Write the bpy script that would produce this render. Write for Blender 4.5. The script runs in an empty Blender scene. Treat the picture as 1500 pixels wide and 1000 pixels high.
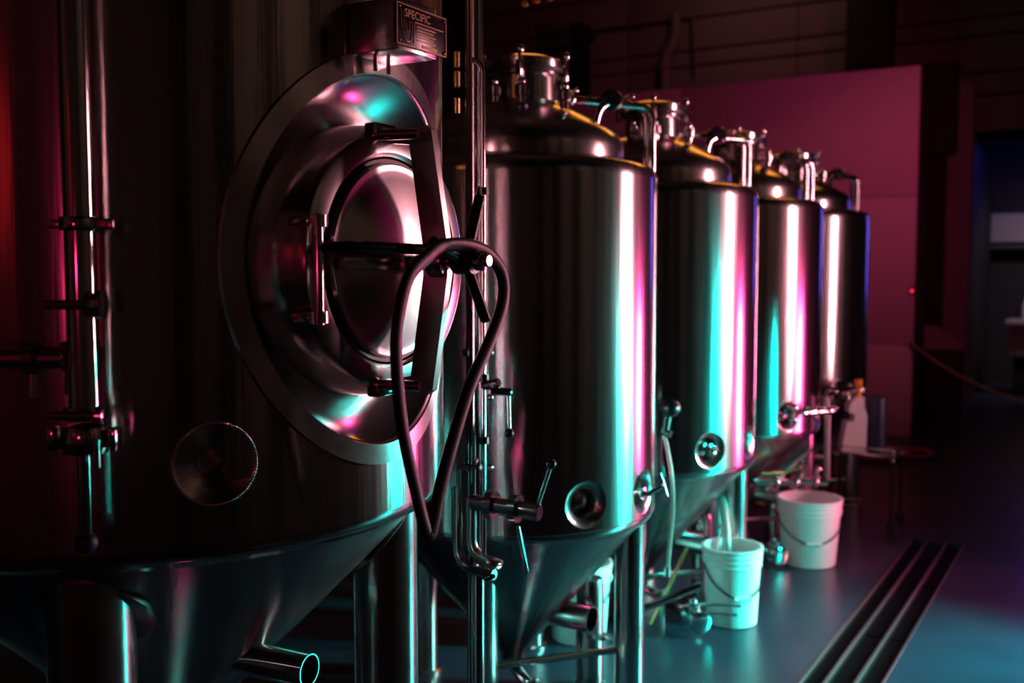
import bpy, bmesh, math, random
from mathutils import Vector, Matrix
random.seed(7)
PI = math.pi
R_ = math.radians
scene = bpy.context.scene
col = scene.collection

# ------------------------------------------------------------------ camera
cam_d = bpy.data.cameras.new('camera')
cam = bpy.data.objects.new('camera', cam_d); col.objects.link(cam)
cam.location = (0, 0, 1.7)
cam.rotation_euler = (PI/2 - 0.0712, 0, 0.539)
cam_d.sensor_width = 36; cam_d.lens = 36
cam_d.clip_start = 0.05; cam_d.clip_end = 100
cam_d.dof.use_dof = True; cam_d.dof.focus_distance = 2.35; cam_d.dof.aperture_fstop = 2.4
scene.camera = cam

# ------------------------------------------------------------------ world, lights, exposure
w = bpy.data.worlds.new('world'); scene.world = w; w.use_nodes = True
w.node_tree.nodes['Background'].inputs[0].default_value = (0.5, 0.25, 0.28, 1)
w.node_tree.nodes['Background'].inputs[1].default_value = 0.0004

def area(name, loc, target, size, color, power, spread=180):
    d = bpy.data.lights.new(name, 'AREA'); d.shape = 'RECTANGLE'
    d.size, d.size_y = size; d.color = color; d.energy = power; d.spread = R_(spread)
    o = bpy.data.objects.new(name, d); col.objects.link(o); o.location = loc
    o.rotation_euler = (Vector(target) - Vector(loc)).to_track_quat('-Z', 'Y').to_euler()
    return o
def spot(name, loc, target, angle, blend, radius, color, power):
    d = bpy.data.lights.new(name, 'SPOT'); d.spot_size = R_(angle); d.spot_blend = blend
    d.shadow_soft_size = radius; d.color = color; d.energy = power
    o = bpy.data.objects.new(name, d); col.objects.link(o); o.location = loc
    o.rotation_euler = (Vector(target) - Vector(loc)).to_track_quat('-Z', 'Y').to_euler()
    return o
area('pink_tube_lamp', (2.3, 6.6, 2.0), (-1.9, 4.9, 3.0), (0.30, 2.0), (1.0, 0.40, 0.46), 110, 95)
area('magenta_panel_lamp', (0.55, 6.9, 0.85), (-1.75, 4.4, 1.25), (0.42, 1.0), (1.0, 0.06, 0.30), 28, 90)
area('teal_panel_lamp', (0.75, 5.2, 0.8), (-1.8, 3.95, 0.15), (0.25, 0.9), (0.0, 0.90, 0.78), 68, 86)
area('blue_aisle_lamp', (-0.35, 12.0, 2.2), (-1.5, 6.0, 1.6), (0.3, 1.6), (0.16, 0.10, 1.0), 1.2, 90)
spot('magenta_lamp', (-0.40, -1.6, 1.70), (-1.35, 1.5, 1.75), 40, 0.6, 0.05, (1.0, 0.03, 0.19), 8)
area('red_lamp', (-1.6, -3.5, 2.3), (-1.9, 1.0, 1.6), (0.3, 0.8), (1.0, 0.02, 0.03), 0.35)
area('partition_wash_lamp', (0.2, 8.0, 3.4), (-3.3, 10.9, 2.4), (0.4, 0.4), (1.0, 0.05, 0.25), 8.5, 85)
area('amber_lamp', (-3.6, 9.6, 5.2), (-2.5, 5.0, 2.3), (4.0, 0.7), (1.0, 0.32, 0.04), 30)
area('warm_wall_fill', (3.6, 2.4, 6.0), (7.0, 2.6, 2.5), (1.2, 0.5), (1.0, 0.6, 0.45), 30)  # added unseen fill: warms the right wall so the steel reflects dim brown
area('back_hall_lamp', (-4.2, 12.2, 5.9), (-4.0, 14.0, 4.3), (1.5, 0.4), (1.0, 0.42, 0.34), 3.0)
area('blue_hall_lamp', (-0.9, 14.5, 3.15), (-1.75, 15.3, 2.5), (0.3, 0.2), (0.10, 0.08, 1.0), 7)
area('bar_lamp', (-0.2, 14.3, 3.1), (-0.5, 15.8, 1.3), (0.6, 0.2), (1.0, 0.72, 0.55), 10, 110)

vs = scene.view_settings
vs.view_transform = 'Standard'; vs.look = 'None'; vs.gamma = 1.0; vs.use_curve_mapping = False
vs.exposure = 0.0

# ------------------------------------------------------------------ materials
MATS = {}
def new_mat(name):
    m = bpy.data.materials.new(name); m.use_nodes = True
    nt = m.node_tree; b = nt.nodes['Principled BSDF']; MATS[name] = m
    return m, nt, b
def N(nt, t, **kw):
    n = nt.nodes.new(t)
    for k, v in kw.items(): setattr(n, k, v)
    return n
def plain(name, c, rough=0.5, metal=0.0, noise=0.0, nscale=20.0, bump=0.0, coat=0.0, trans=0.0):
    m, nt, b = new_mat(name)
    b.inputs['Base Color'].default_value = (*c, 1); b.inputs['Roughness'].default_value = rough
    b.inputs['Metallic'].default_value = metal
    if coat: b.inputs['Coat Weight'].default_value = coat
    if trans: b.inputs['Transmission Weight'].default_value = trans
    tc = N(nt, 'ShaderNodeTexCoord'); nz = N(nt, 'ShaderNodeTexNoise')
    nz.inputs['Scale'].default_value = nscale; nz.inputs['Detail'].default_value = 4
    nt.links.new(tc.outputs['Object'], nz.inputs['Vector'])
    mp = N(nt, 'ShaderNodeMapRange')
    mp.inputs['To Min'].default_value = max(0.02, rough*(1-noise)); mp.inputs['To Max'].default_value = min(1, rough*(1+noise))
    nt.links.new(nz.outputs['Fac'], mp.inputs['Value']); nt.links.new(mp.outputs['Result'], b.inputs['Roughness'])
    if bump:
        bp = N(nt, 'ShaderNodeBump'); bp.inputs['Strength'].default_value = bump; bp.inputs['Distance'].default_value = 0.01
        nt.links.new(nz.outputs['Fac'], bp.inputs['Height']); nt.links.new(bp.outputs['Normal'], b.inputs['Normal'])
    return m
def brushed(name, c, rough, aniso, axis='Z', streak=0.0, bumpd=0.0, R=0.5):
    """stainless steel polished round one axis: the grain runs round it"""
    m, nt, b = new_mat(name)
    b.inputs['Base Color'].default_value = (*c, 1); b.inputs['Metallic'].default_value = 1
    b.inputs['Anisotropic'].default_value = aniso; b.inputs['Anisotropic Rotation'].default_value = 0.25
    tg = N(nt, 'ShaderNodeTangent', direction_type='RADIAL', axis=axis)
    nt.links.new(tg.outputs['Tangent'], b.inputs['Tangent'])
    tc = N(nt, 'ShaderNodeTexCoord'); sp = N(nt, 'ShaderNodeSeparateXYZ')
    nt.links.new(tc.outputs['Object'], sp.inputs[0])
    ax = {'Z': ('X', 'Y', 'Z'), 'X': ('Y', 'Z', 'X')}[axis]
    at = N(nt, 'ShaderNodeMath', operation='ARCTAN2')
    nt.links.new(sp.outputs[ax[1]], at.inputs[0]); nt.links.new(sp.outputs[ax[0]], at.inputs[1])
    cb = N(nt, 'ShaderNodeCombineXYZ')
    nt.links.new(at.outputs[0], cb.inputs[0]); nt.links.new(sp.outputs[ax[2]], cb.inputs[1])
    mpg = N(nt, 'ShaderNodeMapping'); mpg.inputs['Scale'].default_value = (R*26, 1.1, 1)
    nt.links.new(cb.outputs[0], mpg.inputs['Vector'])
    nz = N(nt, 'ShaderNodeTexNoise'); nz.inputs['Scale'].default_value = 1.0; nz.inputs['Detail'].default_value = 3
    nt.links.new(mpg.outputs[0], nz.inputs['Vector'])
    mr = N(nt, 'ShaderNodeMapRange'); mr.inputs['To Min'].default_value = rough*(1-streak); mr.inputs['To Max'].default_value = rough*(1+streak)
    nt.links.new(nz.outputs['Fac'], mr.inputs['Value']); nt.links.new(mr.outputs['Result'], b.inputs['Roughness'])
    if bumpd:
        bp = N(nt, 'ShaderNodeBump'); bp.inputs['Strength'].default_value = 1.0; bp.inputs['Distance'].default_value = bumpd
        nt.links.new(nz.outputs['Fac'], bp.inputs['Height']); nt.links.new(bp.outputs['Normal'], b.inputs['Normal'])
    return m

brushed('shell_steel', (0.50, 0.47, 0.47), 0.19, 0.72, 'Z', 0.25, 0.0006, 0.57)
brushed('shell_steel_big', (0.50, 0.46, 0.45), 0.17, 0.62, 'Z', 0.25, 0.0010, 0.7)
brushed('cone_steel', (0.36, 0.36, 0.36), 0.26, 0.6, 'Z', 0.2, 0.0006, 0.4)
brushed('dome_steel', (0.52, 0.49, 0.47), 0.20, 0.5, 'Z', 0.15, 0.0, 0.4)
brushed('neck_steel', (0.50, 0.47, 0.47), 0.19, 0.7, 'X', 0.1, 0.0, 0.25)
brushed('door_steel', (0.60, 0.56, 0.56), 0.26, 0.93, 'X', 0.1, 0.0, 0.2)
brushed('flare_brushed', (0.64, 0.60, 0.60), 0.16, 0.6, 'X', 0.1, 0.0, 0.4)
plain('flare_steel', (0.62, 0.59, 0.58), 0.22, 1, 0.15, 60)
plain('satin_steel', (0.56, 0.54, 0.53), 0.24, 1, 0.15, 40)
plain('bright_steel', (0.62, 0.60, 0.59), 0.10, 1, 0.2, 30)
plain('leg_steel', (0.55, 0.53, 0.53), 0.21, 1, 0.2, 20)
plain('black_rubber', (0.012, 0.012, 0.014), 0.42, 0, 0.15, 60)
plain('black_plastic', (0.006, 0.006, 0.007), 0.28, 0, 0.2, 40)
plain('blue_plastic', (0.003, 0.010, 0.045), 0.5, 0, 0.2, 30)
plain('bucket_plastic', (0.78, 0.78, 0.76), 0.42, 0, 0.15, 30, 0.05)
plain('white_plastic', (0.72, 0.70, 0.70), 0.45, 0, 0.15, 30)
plain('orange_plastic', (0.9, 0.32, 0.02), 0.4, 0, 0.1, 30)
plain('hose_vinyl', (0.52, 0.58, 0.52), 0.22, 0, 0.1, 30, 0, 0, 0.6)
plain('red_hose', (0.30, 0.02, 0.05), 0.45, 0, 0.1, 30)
plain('brass', (0.70, 0.48, 0.22), 0.22, 1, 0.2, 30)
plain('plate_black', (0.010, 0.010, 0.011), 0.25, 0, 0.2, 80)
plain('plate_gold', (0.26, 0.17, 0.09), 0.35, 1, 0.1, 80)
plain('partition_paint', (0.62, 0.60, 0.60), 0.62, 0, 0.12, 5, 0.04)
plain('wall_paint', (0.30, 0.27, 0.26), 0.7, 0, 0.1, 4, 0.06)
plain('dark_paint', (0.02, 0.02, 0.022), 0.7, 0, 0.1, 6)
plain('column_paint', (0.010, 0.010, 0.011), 0.7, 0, 0.1, 6)
plain('ceiling_paint', (0.03, 0.028, 0.028), 0.9, 0, 0.1, 6)
plain('grate_iron', (0.016, 0.016, 0.018), 0.6, 1, 0.2, 40)
plain('rail_steel', (0.5, 0.5, 0.5), 0.3, 1, 0.2, 40)
plain('counter_stone', (0.55, 0.50, 0.45), 0.4, 0, 0.2, 20)
plain('amber_glass', (0.75, 0.5, 0.2), 0.2, 0, 0.1, 20)
m, nt, b = new_mat('led_red')
b.inputs['Emission Color'].default_value = (1, 0.02, 0.05, 1); b.inputs['Emission Strength'].default_value = 3
b.inputs['Base Color'].default_value = (0.3, 0, 0, 1)
# sealed concrete floor
m, nt, b = new_mat('floor_concrete')
tc = N(nt, 'ShaderNodeTexCoord')
n1 = N(nt, 'ShaderNodeTexNoise'); n1.inputs['Scale'].default_value = 1.3; n1.inputs['Detail'].default_value = 6
n2 = N(nt, 'ShaderNodeTexNoise'); n2.inputs['Scale'].default_value = 35; n2.inputs['Detail'].default_value = 5
nt.links.new(tc.outputs['Object'], n1.inputs['Vector']); nt.links.new(tc.outputs['Object'], n2.inputs['Vector'])
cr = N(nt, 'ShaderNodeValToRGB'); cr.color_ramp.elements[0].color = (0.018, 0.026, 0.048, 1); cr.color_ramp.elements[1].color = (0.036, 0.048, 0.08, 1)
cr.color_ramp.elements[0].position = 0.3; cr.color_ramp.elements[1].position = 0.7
nt.links.new(n1.outputs['Fac'], cr.inputs['Fac']); nt.links.new(cr.outputs['Color'], b.inputs['Base Color'])
mr = N(nt, 'ShaderNodeMapRange'); mr.inputs['To Min'].default_value = 0.24; mr.inputs['To Max'].default_value = 0.42
nt.links.new(n2.outputs['Fac'], mr.inputs['Value']); nt.links.new(mr.outputs['Result'], b.inputs['Roughness'])
bp = N(nt, 'ShaderNodeBump'); bp.inputs['Strength'].default_value = 0.12; bp.inputs['Distance'].default_value = 0.004
nt.links.new(n2.outputs['Fac'], bp.inputs['Height']); nt.links.new(bp.outputs['Normal'], b.inputs['Normal'])

# ------------------------------------------------------------------ mesh helpers
def frame(axis):
    z = Vector(axis).normalized()
    a = Vector((0, 0, 1)) if abs(z.z) < 0.9 else Vector((1, 0, 0))
    x = a.cross(z).normalized(); y = z.cross(x)
    return x, y, z
class MB:
    def __init__(s): s.v = []; s.f = []; s.sharp = set()
    def add(s, vs, fs):
        o = len(s.v); s.v += [Vector(p) for p in vs]; s.f += [tuple(i+o for i in f) for f in fs]; return o
    def lathe(s, prof, origin=(0, 0, 0), axis=(0, 0, 1), seg=32, closed=False):
        """profile of (radius, height); corners over 30 degrees become sharp"""
        x, y, z = frame(axis); o = Vector(origin); rows = []
        vs = []; fs = []
        for r, h in prof:
            if r < 1e-6: rows.append([len(vs)]); vs.append(o + z*h)
            else:
                st = len(vs)
                for i in range(seg):
                    a = 2*PI*i/seg; vs.append(o + x*(r*math.cos(a)) + y*(r*math.sin(a)) + z*h)
                rows.append(list(range(st, st+seg)))
        n = len(rows)
        for k in range(n if closed else n-1):
            A, B = rows[k], rows[(k+1) % n]
            for i in range(seg):
                j = (i+1) % seg
                if len(A) == 1 and len(B) == 1: continue
                if len(A) == 1: fs.append((A[0], B[j], B[i]))
                elif len(B) == 1: fs.append((A[i], A[j], B[0]))
                else: fs.append((A[i], A[j], B[j], B[i]))
        base = s.add(vs, fs)
        for k in range(n):
            if not closed and (k == 0 or k == n-1): continue
            p0, p1, p2 = prof[k-1], prof[k], prof[(k+1) % n]
            d1 = Vector((p1[0]-p0[0], p1[1]-p0[1])); d2 = Vector((p2[0]-p1[0], p2[1]-p1[1]))
            if d1.length > 0 and d2.length > 0 and d1.angle(d2) > R_(32) and len(rows[k]) > 1:
                for i in range(seg): s.sharp.add(frozenset((base+rows[k][i], base+rows[k][(i+1) % seg])))
        return s
    def rod(s, a, b, r, r2=None, seg=14, bev=0.0):
        a = Vector(a); b = Vector(b); L = (b-a).length; r2 = r if r2 is None else r2
        e = min(bev or r*0.15, L*0.3)
        return s.lathe([(0, 0), (r-e, 0), (r, e), (r2, L-e), (r2-e, L), (0, L)], a, b-a, seg)
    def pipe(s, a, b, ro, ri, seg=28):
        a = Vector(a); b = Vector(b); L = (b-a).length
        return s.lathe([(ro, 0), (ro, L-0.001), (ro-0.001, L), (ri, L), (ri, L*0.2)], a, b-a, seg)
    def tube(s, pts, r, seg=12, closed=False, flat=1.0, flatdir=None, sub=6):
        P = [Vector(p) for p in pts]
        if sub > 1: P = smooth_path(P, sub, closed)
        n = len(P); vs = []; fs = []; prev = None
        for i in range(n):
            if closed: t = (P[(i+1) % n]-P[i-1]).normalized()
            else: t = (P[min(i+1, n-1)]-P[max(i-1, 0)]).normalized()
            if prev is None:
                if flatdir: x = Vector(flatdir); x = (x - t*x.dot(t)).normalized()
                else: x = frame(t)[0]
            else:
                x = prev - t*prev.dot(t)
                x = x.normalized() if x.length > 1e-6 else frame(t)[0]
            y = t.cross(x); prev = x
            for k in range(seg):
                a = 2*PI*k/seg; vs.append(P[i] + x*(r*flat*math.cos(a)) + y*(r*math.sin(a)))
        for i in range(n if closed else n-1):
            j = (i+1) % n
            for k in range(seg):
                l = (k+1) % seg; fs.append((i*seg+k, i*seg+l, j*seg+l, j*seg+k))
        if not closed:
            fs.append(tuple(range(seg-1, -1, -1))); fs.append(tuple((n-1)*seg+k for k in range(seg)))
        base = s.add(vs, fs)
        if not closed:
            for k in range(seg):
                l = (k+1) % seg
                s.sharp.add(frozenset((base+k, base+l))); s.sharp.add(frozenset((base+(n-1)*seg+k, base+(n-1)*seg+l)))
        return s
    def box(s, c, size, bev=0.0, rot=None):
        bm = bmesh.new(); bmesh.ops.create_cube(bm, size=1)
        for v in bm.verts: v.co = Vector((v.co.x*size[0], v.co.y*size[1], v.co.z*size[2]))
        if bev: bmesh.ops.bevel(bm, geom=bm.edges[:], offset=bev, segments=2, profile=0.5, affect='EDGES')
        M = rot or Matrix.Identity(3); c = Vector(c)
        bm.verts.index_update()
        base = s.add([M @ v.co + c for v in bm.verts], [tuple(v.index for v in f.verts) for f in bm.faces])
        for e in bm.edges:
            if len(e.link_faces) == 2 and e.calc_face_angle() > R_(32): s.sharp.add(frozenset(base+v.index for v in e.verts))
        bm.free(); return s
    def ball(s, c, r, seg=16, sz=1.0):
        prof = [(r*math.sin(PI*k/8), -r*sz*math.cos(PI*k/8)) for k in range(9)]
        prof[0] = (0, prof[0][1]); prof[-1] = (0, prof[-1][1])
        return s.lathe(prof, c, (0, 0, 1), seg)
    def prism(s, poly, o, ex, ey, ez, t):
        """polygon in ex,ey plane at o, thickness t along ez, sharp edges"""
        o = Vector(o); ex = Vector(ex); ey = Vector(ey); ez = Vector(ez); n = len(poly)
        vs = [o+ex*p[0]+ey*p[1]-ez*(t/2) for p in poly]+[o+ex*p[0]+ey*p[1]+ez*(t/2) for p in poly]
        fs = [tuple(range(n-1, -1, -1)), tuple(range(n, 2*n))]+[(i, (i+1) % n, n+(i+1) % n, n+i) for i in range(n)]
        base = s.add(vs, fs)
        for i in range(n):
            for e in ((i, (i+1) % n), (n+i, n+(i+1) % n)): s.sharp.add(frozenset((base+e[0], base+e[1])))
            d1 = Vector(poly[i])-Vector(poly[i-1]); d2 = Vector(poly[(i+1) % n])-Vector(poly[i])
            if d1.length > 0 and d2.length > 0 and d1.angle(d2) > R_(30): s.sharp.add(frozenset((base+i, base+n+i)))
        return s
    def mesh(s, name, off=Vector((0, 0, 0))):
        me = bpy.data.meshes.new(name)
        me.from_pydata([tuple(v-off) for v in s.v], [], s.f)
        bm = bmesh.new(); bm.from_mesh(me); bmesh.ops.recalc_face_normals(bm, faces=bm.faces)
        for f in bm.faces: f.smooth = True
        bm.verts.ensure_lookup_table()
        for e in bm.edges:
            if frozenset((e.verts[0].index, e.verts[1].index)) in s.sharp: e.smooth = False
        bm.to_mesh(me); bm.free(); me.update()
        return me
    def build(s, name, mat, parent=None):
        """parts: vertices stay in world space, re-expressed in the parent thing's space"""
        if parent is not None:
            off = world_loc(parent)
            o = bpy.data.objects.new(name, s.mesh(name, off)); o.parent = parent
        else:
            xs = [v.x for v in s.v]; ys = [v.y for v in s.v]; zs = [v.z for v in s.v]
            off = Vector(((min(xs)+max(xs))/2, (min(ys)+max(ys))/2, min(zs)))
            o = bpy.data.objects.new(name, s.mesh(name, off)); o.location = off
        o.data.materials.append(MATS[mat]); col.objects.link(o); return o
def world_loc(o):
    p = Vector(o.location)
    while o.parent: o = o.parent; p += Vector(o.location)
    return p
def smooth_path(P, sub, closed):
    n = len(P); out = []
    rng = range(n if closed else n-1)
    for i in rng:
        if closed: p0, p1, p2, p3 = P[i-1], P[i], P[(i+1) % n], P[(i+2) % n]
        else: p0, p1, p2, p3 = P[max(i-1, 0)], P[i], P[i+1], P[min(i+2, n-1)]
        for k in range(sub):
            t = k/sub
            out.append(0.5*((2*p1)+(p2-p0)*t+(2*p0-5*p1+4*p2-p3)*t*t+(3*p1-p0-3*p2+p3)*t**3))
    if not closed: out.append(P[-1])
    return out
def bent(pts, rad, k=6):
    """polyline with rounded corners"""
    P = [Vector(p) for p in pts]; out = [P[0]]
    for i in range(1, len(P)-1):
        a = (P[i-1]-P[i]); b = (P[i+1]-P[i]); r = min(rad, a.length*0.49, b.length*0.49)
        A = P[i]+a.normalized()*r; B = P[i]+b.normalized()*r
        for j in range(k+1):
            t = j/k; out.append((1-t)**2*A+2*t*(1-t)*P[i]+t*t*B)
    out.append(P[-1]); return out
def tag(o, label=None, cat=None, group=None, kind=None):
    if label: o['label'] = label
    if cat: o['category'] = cat
    if group: o['group'] = group
    if kind: o['kind'] = kind
    return o
def thing(name, loc, label, cat, group=None):
    o = bpy.data.objects.new(name, None); o.empty_display_size = 0.1; o.location = loc; col.objects.link(o)
    return tag(o, label, cat, group)
def struct(name, loc=None):
    o = bpy.data.objects.new(name, None); o.location = loc or (0, 0, 0); col.objects.link(o); o['kind'] = 'structure'; return o
def copy_tree(o, parent=None):
    c = o.copy(); col.objects.link(c); c.parent = parent
    for ch in list(o.children): copy_tree(ch, c)
    return c

# ------------------------------------------------------------------ setting
# floor with the opening of the trench drain
DX0, DX1, DY0, DY1 = -1.10, -0.79, 1.2, 6.75
def floor_mesh():
    b = MB(); xs = [-9, DX0, DX1, 7]; ys = [-5, DY0, DY1, 20]
    b.add([(x, y, 0) for x in xs for y in ys], [(i*4+j, (i+1)*4+j, (i+1)*4+j+1, i*4+j+1) for i in range(3) for j in range(3) if not (i == 1 and j == 1)])
    o = len(b.v); d = -0.12
    b.add([(DX0, DY0, 0), (DX1, DY0, 0), (DX1, DY1, 0), (DX0, DY1, 0), (DX0, DY0, d), (DX1, DY0, d), (DX1, DY1, d), (DX0, DY1, d)],
          [(0, 1, 5, 4), (1, 2, 6, 5), (2, 3, 7, 6), (3, 0, 4, 7), (4, 5, 6, 7)])
    return b
fl = bpy.data.objects.new('floor', floor_mesh().mesh('floor')); fl.data.materials.append(MATS['floor_concrete']); col.objects.link(fl); fl['kind'] = 'structure'
for p in fl.data.polygons: p.use_smooth = False
b = MB(); b.box((-1, 7.5, 6.55), (16, 25, 0.1)); o = b.build('ceiling', 'ceiling_paint'); o['kind'] = 'structure'
b = MB(); b.box((-9.05, 7.5, 3.25), (0.1, 25, 6.5)); o = b.build('wall_left', 'dark_paint'); o['kind'] = 'structure'
b = MB(); b.box((7.05, 7.5, 3.25), (0.1, 25, 6.5)); o = b.build('wall_right', 'wall_paint'); o['kind'] = 'structure'
for k in range(7):  # unseen pilasters, added so the tanks reflect vertical dark bands
    b = MB(); b.box((6.85, -3.5+2.6*k, 3.25), (0.3, 0.45+0.25*(k % 3), 6.5)); o = b.build('trim_%d' % (k+3), 'column_paint'); o['kind'] = 'structure'
b = MB(); b.box((-1, -5.05, 3.25), (16, 0.1, 6.5)); o = b.build('wall_front', 'wall_paint'); o['kind'] = 'structure'

# far wall of horizontal boards above and right of the partition, with a doorway
BY = 14.0
wb = struct('wall_back', (-1, BY+0.1, 0))
b = MB(); b.box((-5.45, BY+0.1, 3.25), (7.1, 0.1, 6.5)); b.box((2.6, BY+0.1, 3.25), (8.8, 0.1, 6.5)); b.box((-1.85, BY+0.1, 4.95), (0.12, 0.1, 3.1)); b.box((-1.85, BY+0.1, 4.95), (0.3, 0.1, 3.1))
bk = MB(); bk.box((-5.45, BY+0.08, 3.25), (7.1, 0.06, 6.5)); bk.box((-0.45, BY+0.08, 4.95), (2.9, 0.06, 3.1)); bk.box((4.0, BY+0.08, 3.25), (6.0, 0.06, 6.5))
bk.build('backing', 'dark_paint', wb)
zz = 0.0; hts = [0.46, 0.45, 0.45, 0.45, 0.45, 0.45, 0.45, 0.22, 0.45, 0.28, 0.45, 0.22, 0.45, 0.45, 0.45, 0.45]
for k, hh in enumerate(hts):
    z0 = zz; zz += hh
    if z0 > 6.1: break
    for (x0, x1) in ((-9.0, -6.4), (-6.4, -3.9), (-3.9, -1.9), (-1.9, 1.0), (1.0, 4.0), (4.0, 7.0)):
        if x0 > -2.0 and x0 < 0.9 and z0 < 3.3: continue
        pb = MB(); pb.box(((x0+x1)/2, BY+0.02+random.uniform(-.006, .006), z0+hh/2), (x1-x0-0.012, 0.05, hh-0.03), 0.006)
        pb.build('wall_board', 'wall_paint', wb)
# conduits and brackets on that wall
cw = thing('wall_conduit', (-5, BY-0.06, 4.5), 'thin conduit run with offsets along the dark boarded wall above the partition', 'conduit')
MB().tube(bent([(-8.6, BY-0.05, 5.02), (-6.95, BY-0.05, 5.05), (-6.9, BY-0.05, 5.2), (-5.4, BY-0.05, 5.22), (-5.35, BY-0.05, 4.4)], 0.06), 0.018, 8, sub=1).build('pipe', 'dark_paint', cw)
for x, z in ((-8.0, 5.025), (-6.2, 5.21), (-5.6, 5.215)): MB().box((x, BY-0.03, z), (0.05, 0.05, 0.07), 0.005).build('clip', 'dark_paint', cw)
dp = thing('wall_downpipe', (-5.75, BY-0.1, 4.0), 'short fat vertical pipe with a bend on the boarded wall', 'pipe')
MB().tube(bent([(-5.75, BY-0.12, 3.9), (-5.75, BY-0.12, 4.7), (-5.6, BY-0.12, 4.95), (-5.6, BY-0.12, 5.3)], 0.12), 0.07, 14, sub=1).build('pipe', 'wall_paint', dp)
MB().lathe([(0.071, 0), (0.09, 0), (0.09, 0.06), (0.071, 0.06)], (-5.75, BY-0.12, 4.55), (0, 0, 1), 20, True).build('collar', 'wall_paint', dp)
def column(x0, x1, y, z0, z1, label):
    t = thing('steel_column', ((x0+x1)/2, y, z0), label, 'column')
    w_ = x1-x0; xc = (x0+x1)/2
    for sy in (-1, 1): MB().box((xc, y+sy*0.11, (z0+z1)/2), (w_, 0.02, z1-z0), 0.003).build('flange', 'column_paint', t)
    MB().box((xc, y, (z0+z1)/2), (0.02, 0.2, z1-z0)).build('web', 'column_paint', t)
    MB().box((xc, y, z0+0.01), (w_+0.1, 0.34, 0.02), 0.003).build('base_plate', 'column_paint', t)
column(-3.10, -2.55, 13.4, 0, 6.5, 'wide black steel column rising behind the right end of the pink partition')
column(-6.98, -6.76, 13.4, 0, 5.2, 'narrow black steel column against the boarded wall, left of the wide one')

# pink-lit partition: panels on a core
PY = 10.87
pw = struct('wall_partition', (-4.2, PY+0.3, 0))
MB().box((-4.25, PY+0.33, 1.84), (4.86, 0.56, 3.68)).build('core', 'dark_paint', pw)
for (x0, x1) in ((-6.7, -4.3), (-4.3, -1.81)):
    for (z0, z1) in ((0.0, 0.93), (0.93, 2.42), (2.42, 3.7)):
        MB().box(((x0+x1)/2, PY+0.03, (z0+z1)/2), (x1-x0-0.004, 0.06, z1-z0-0.006), 0.004).build('wall_panel', 'partition_paint', pw)
MB().box((-1.815, PY+0.34, 1.85), (0.02, 0.56, 3.7)).build('end_panel', 'dark_paint', pw)
t = thing('indicator_light', (-1.83, PY-0.01, 1.47), 'tiny red indicator light at the edge of the pink partition', 'light')
MB().box((-1.83, PY-0.008, 1.475), (0.05, 0.016, 0.06), 0.004).build('housing', 'black_plastic', t)
MB().ball((-1.83, PY-0.018, 1.475), 0.012).build('lens', 'led_red', t)

# passage right of the partition: side piers, far room with a counter
b = MB(); b.box((-1.72, 12.9, 1.9), (0.34, 0.3, 3.8)); o = b.build('trim_1', 'wall_paint'); o['kind'] = 'structure'
b = MB(); b.box((-2.05, 12.75, 1.5), (0.5, 0.25, 3.0)); b.box((-2.0, 12.6, 3.5), (0.6, 0.3, 1.0)); o = b.build('trim_2', 'dark_paint'); o['kind'] = 'structure'
b = MB(); b.box((-1.0, 16.95, 1.8), (6, 0.1, 3.6)); o = b.build('wall_far', 'dark_paint'); o['kind'] = 'structure'
b = MB(); b.box((-1.78, 15.4, 1.65), (0.12, 2.4, 3.3)); o = b.build('wall_passage', 'dark_paint'); o['kind'] = 'structure'

# ------------------------------------------------------------------ trench drain
td = thing('trench_drain', ((DX0+DX1)/2, 4.0, -0.03), 'long black trench drain with bright edge rails set in the floor', 'drain')
rails = [DX0+0.006, DX0+0.095, DX0+0.205, DX1-0.006]
for x in rails:
    MB().box((x, (DY0+DY1)/2, -0.012), (0.011, DY1-DY0, 0.03), 0.002).build('rail', 'rail_steel', td)
for i in range(3):
    xa, xb = rails[i]+0.006, rails[i+1]-0.006
    y = DY0; k = 0
    while y < DY1-0.05:
        y2 = min(y+0.92, DY1); g = MB()
        g.box((xa+0.005, (y+y2)/2, -0.02), (0.01, y2-y-0.006, 0.014)); g.box((xb-0.005, (y+y2)/2, -0.02), (0.01, y2-y-0.006, 0.014))
        yy = y+0.02
        while yy < y2-0.01:
            g.box(((xa+xb)/2, yy, -0.02), (xb-xa-0.012, 0.012, 0.012)); yy += 0.03
        g.build('grate', 'grate_iron', td); y = y2; k += 1

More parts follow.
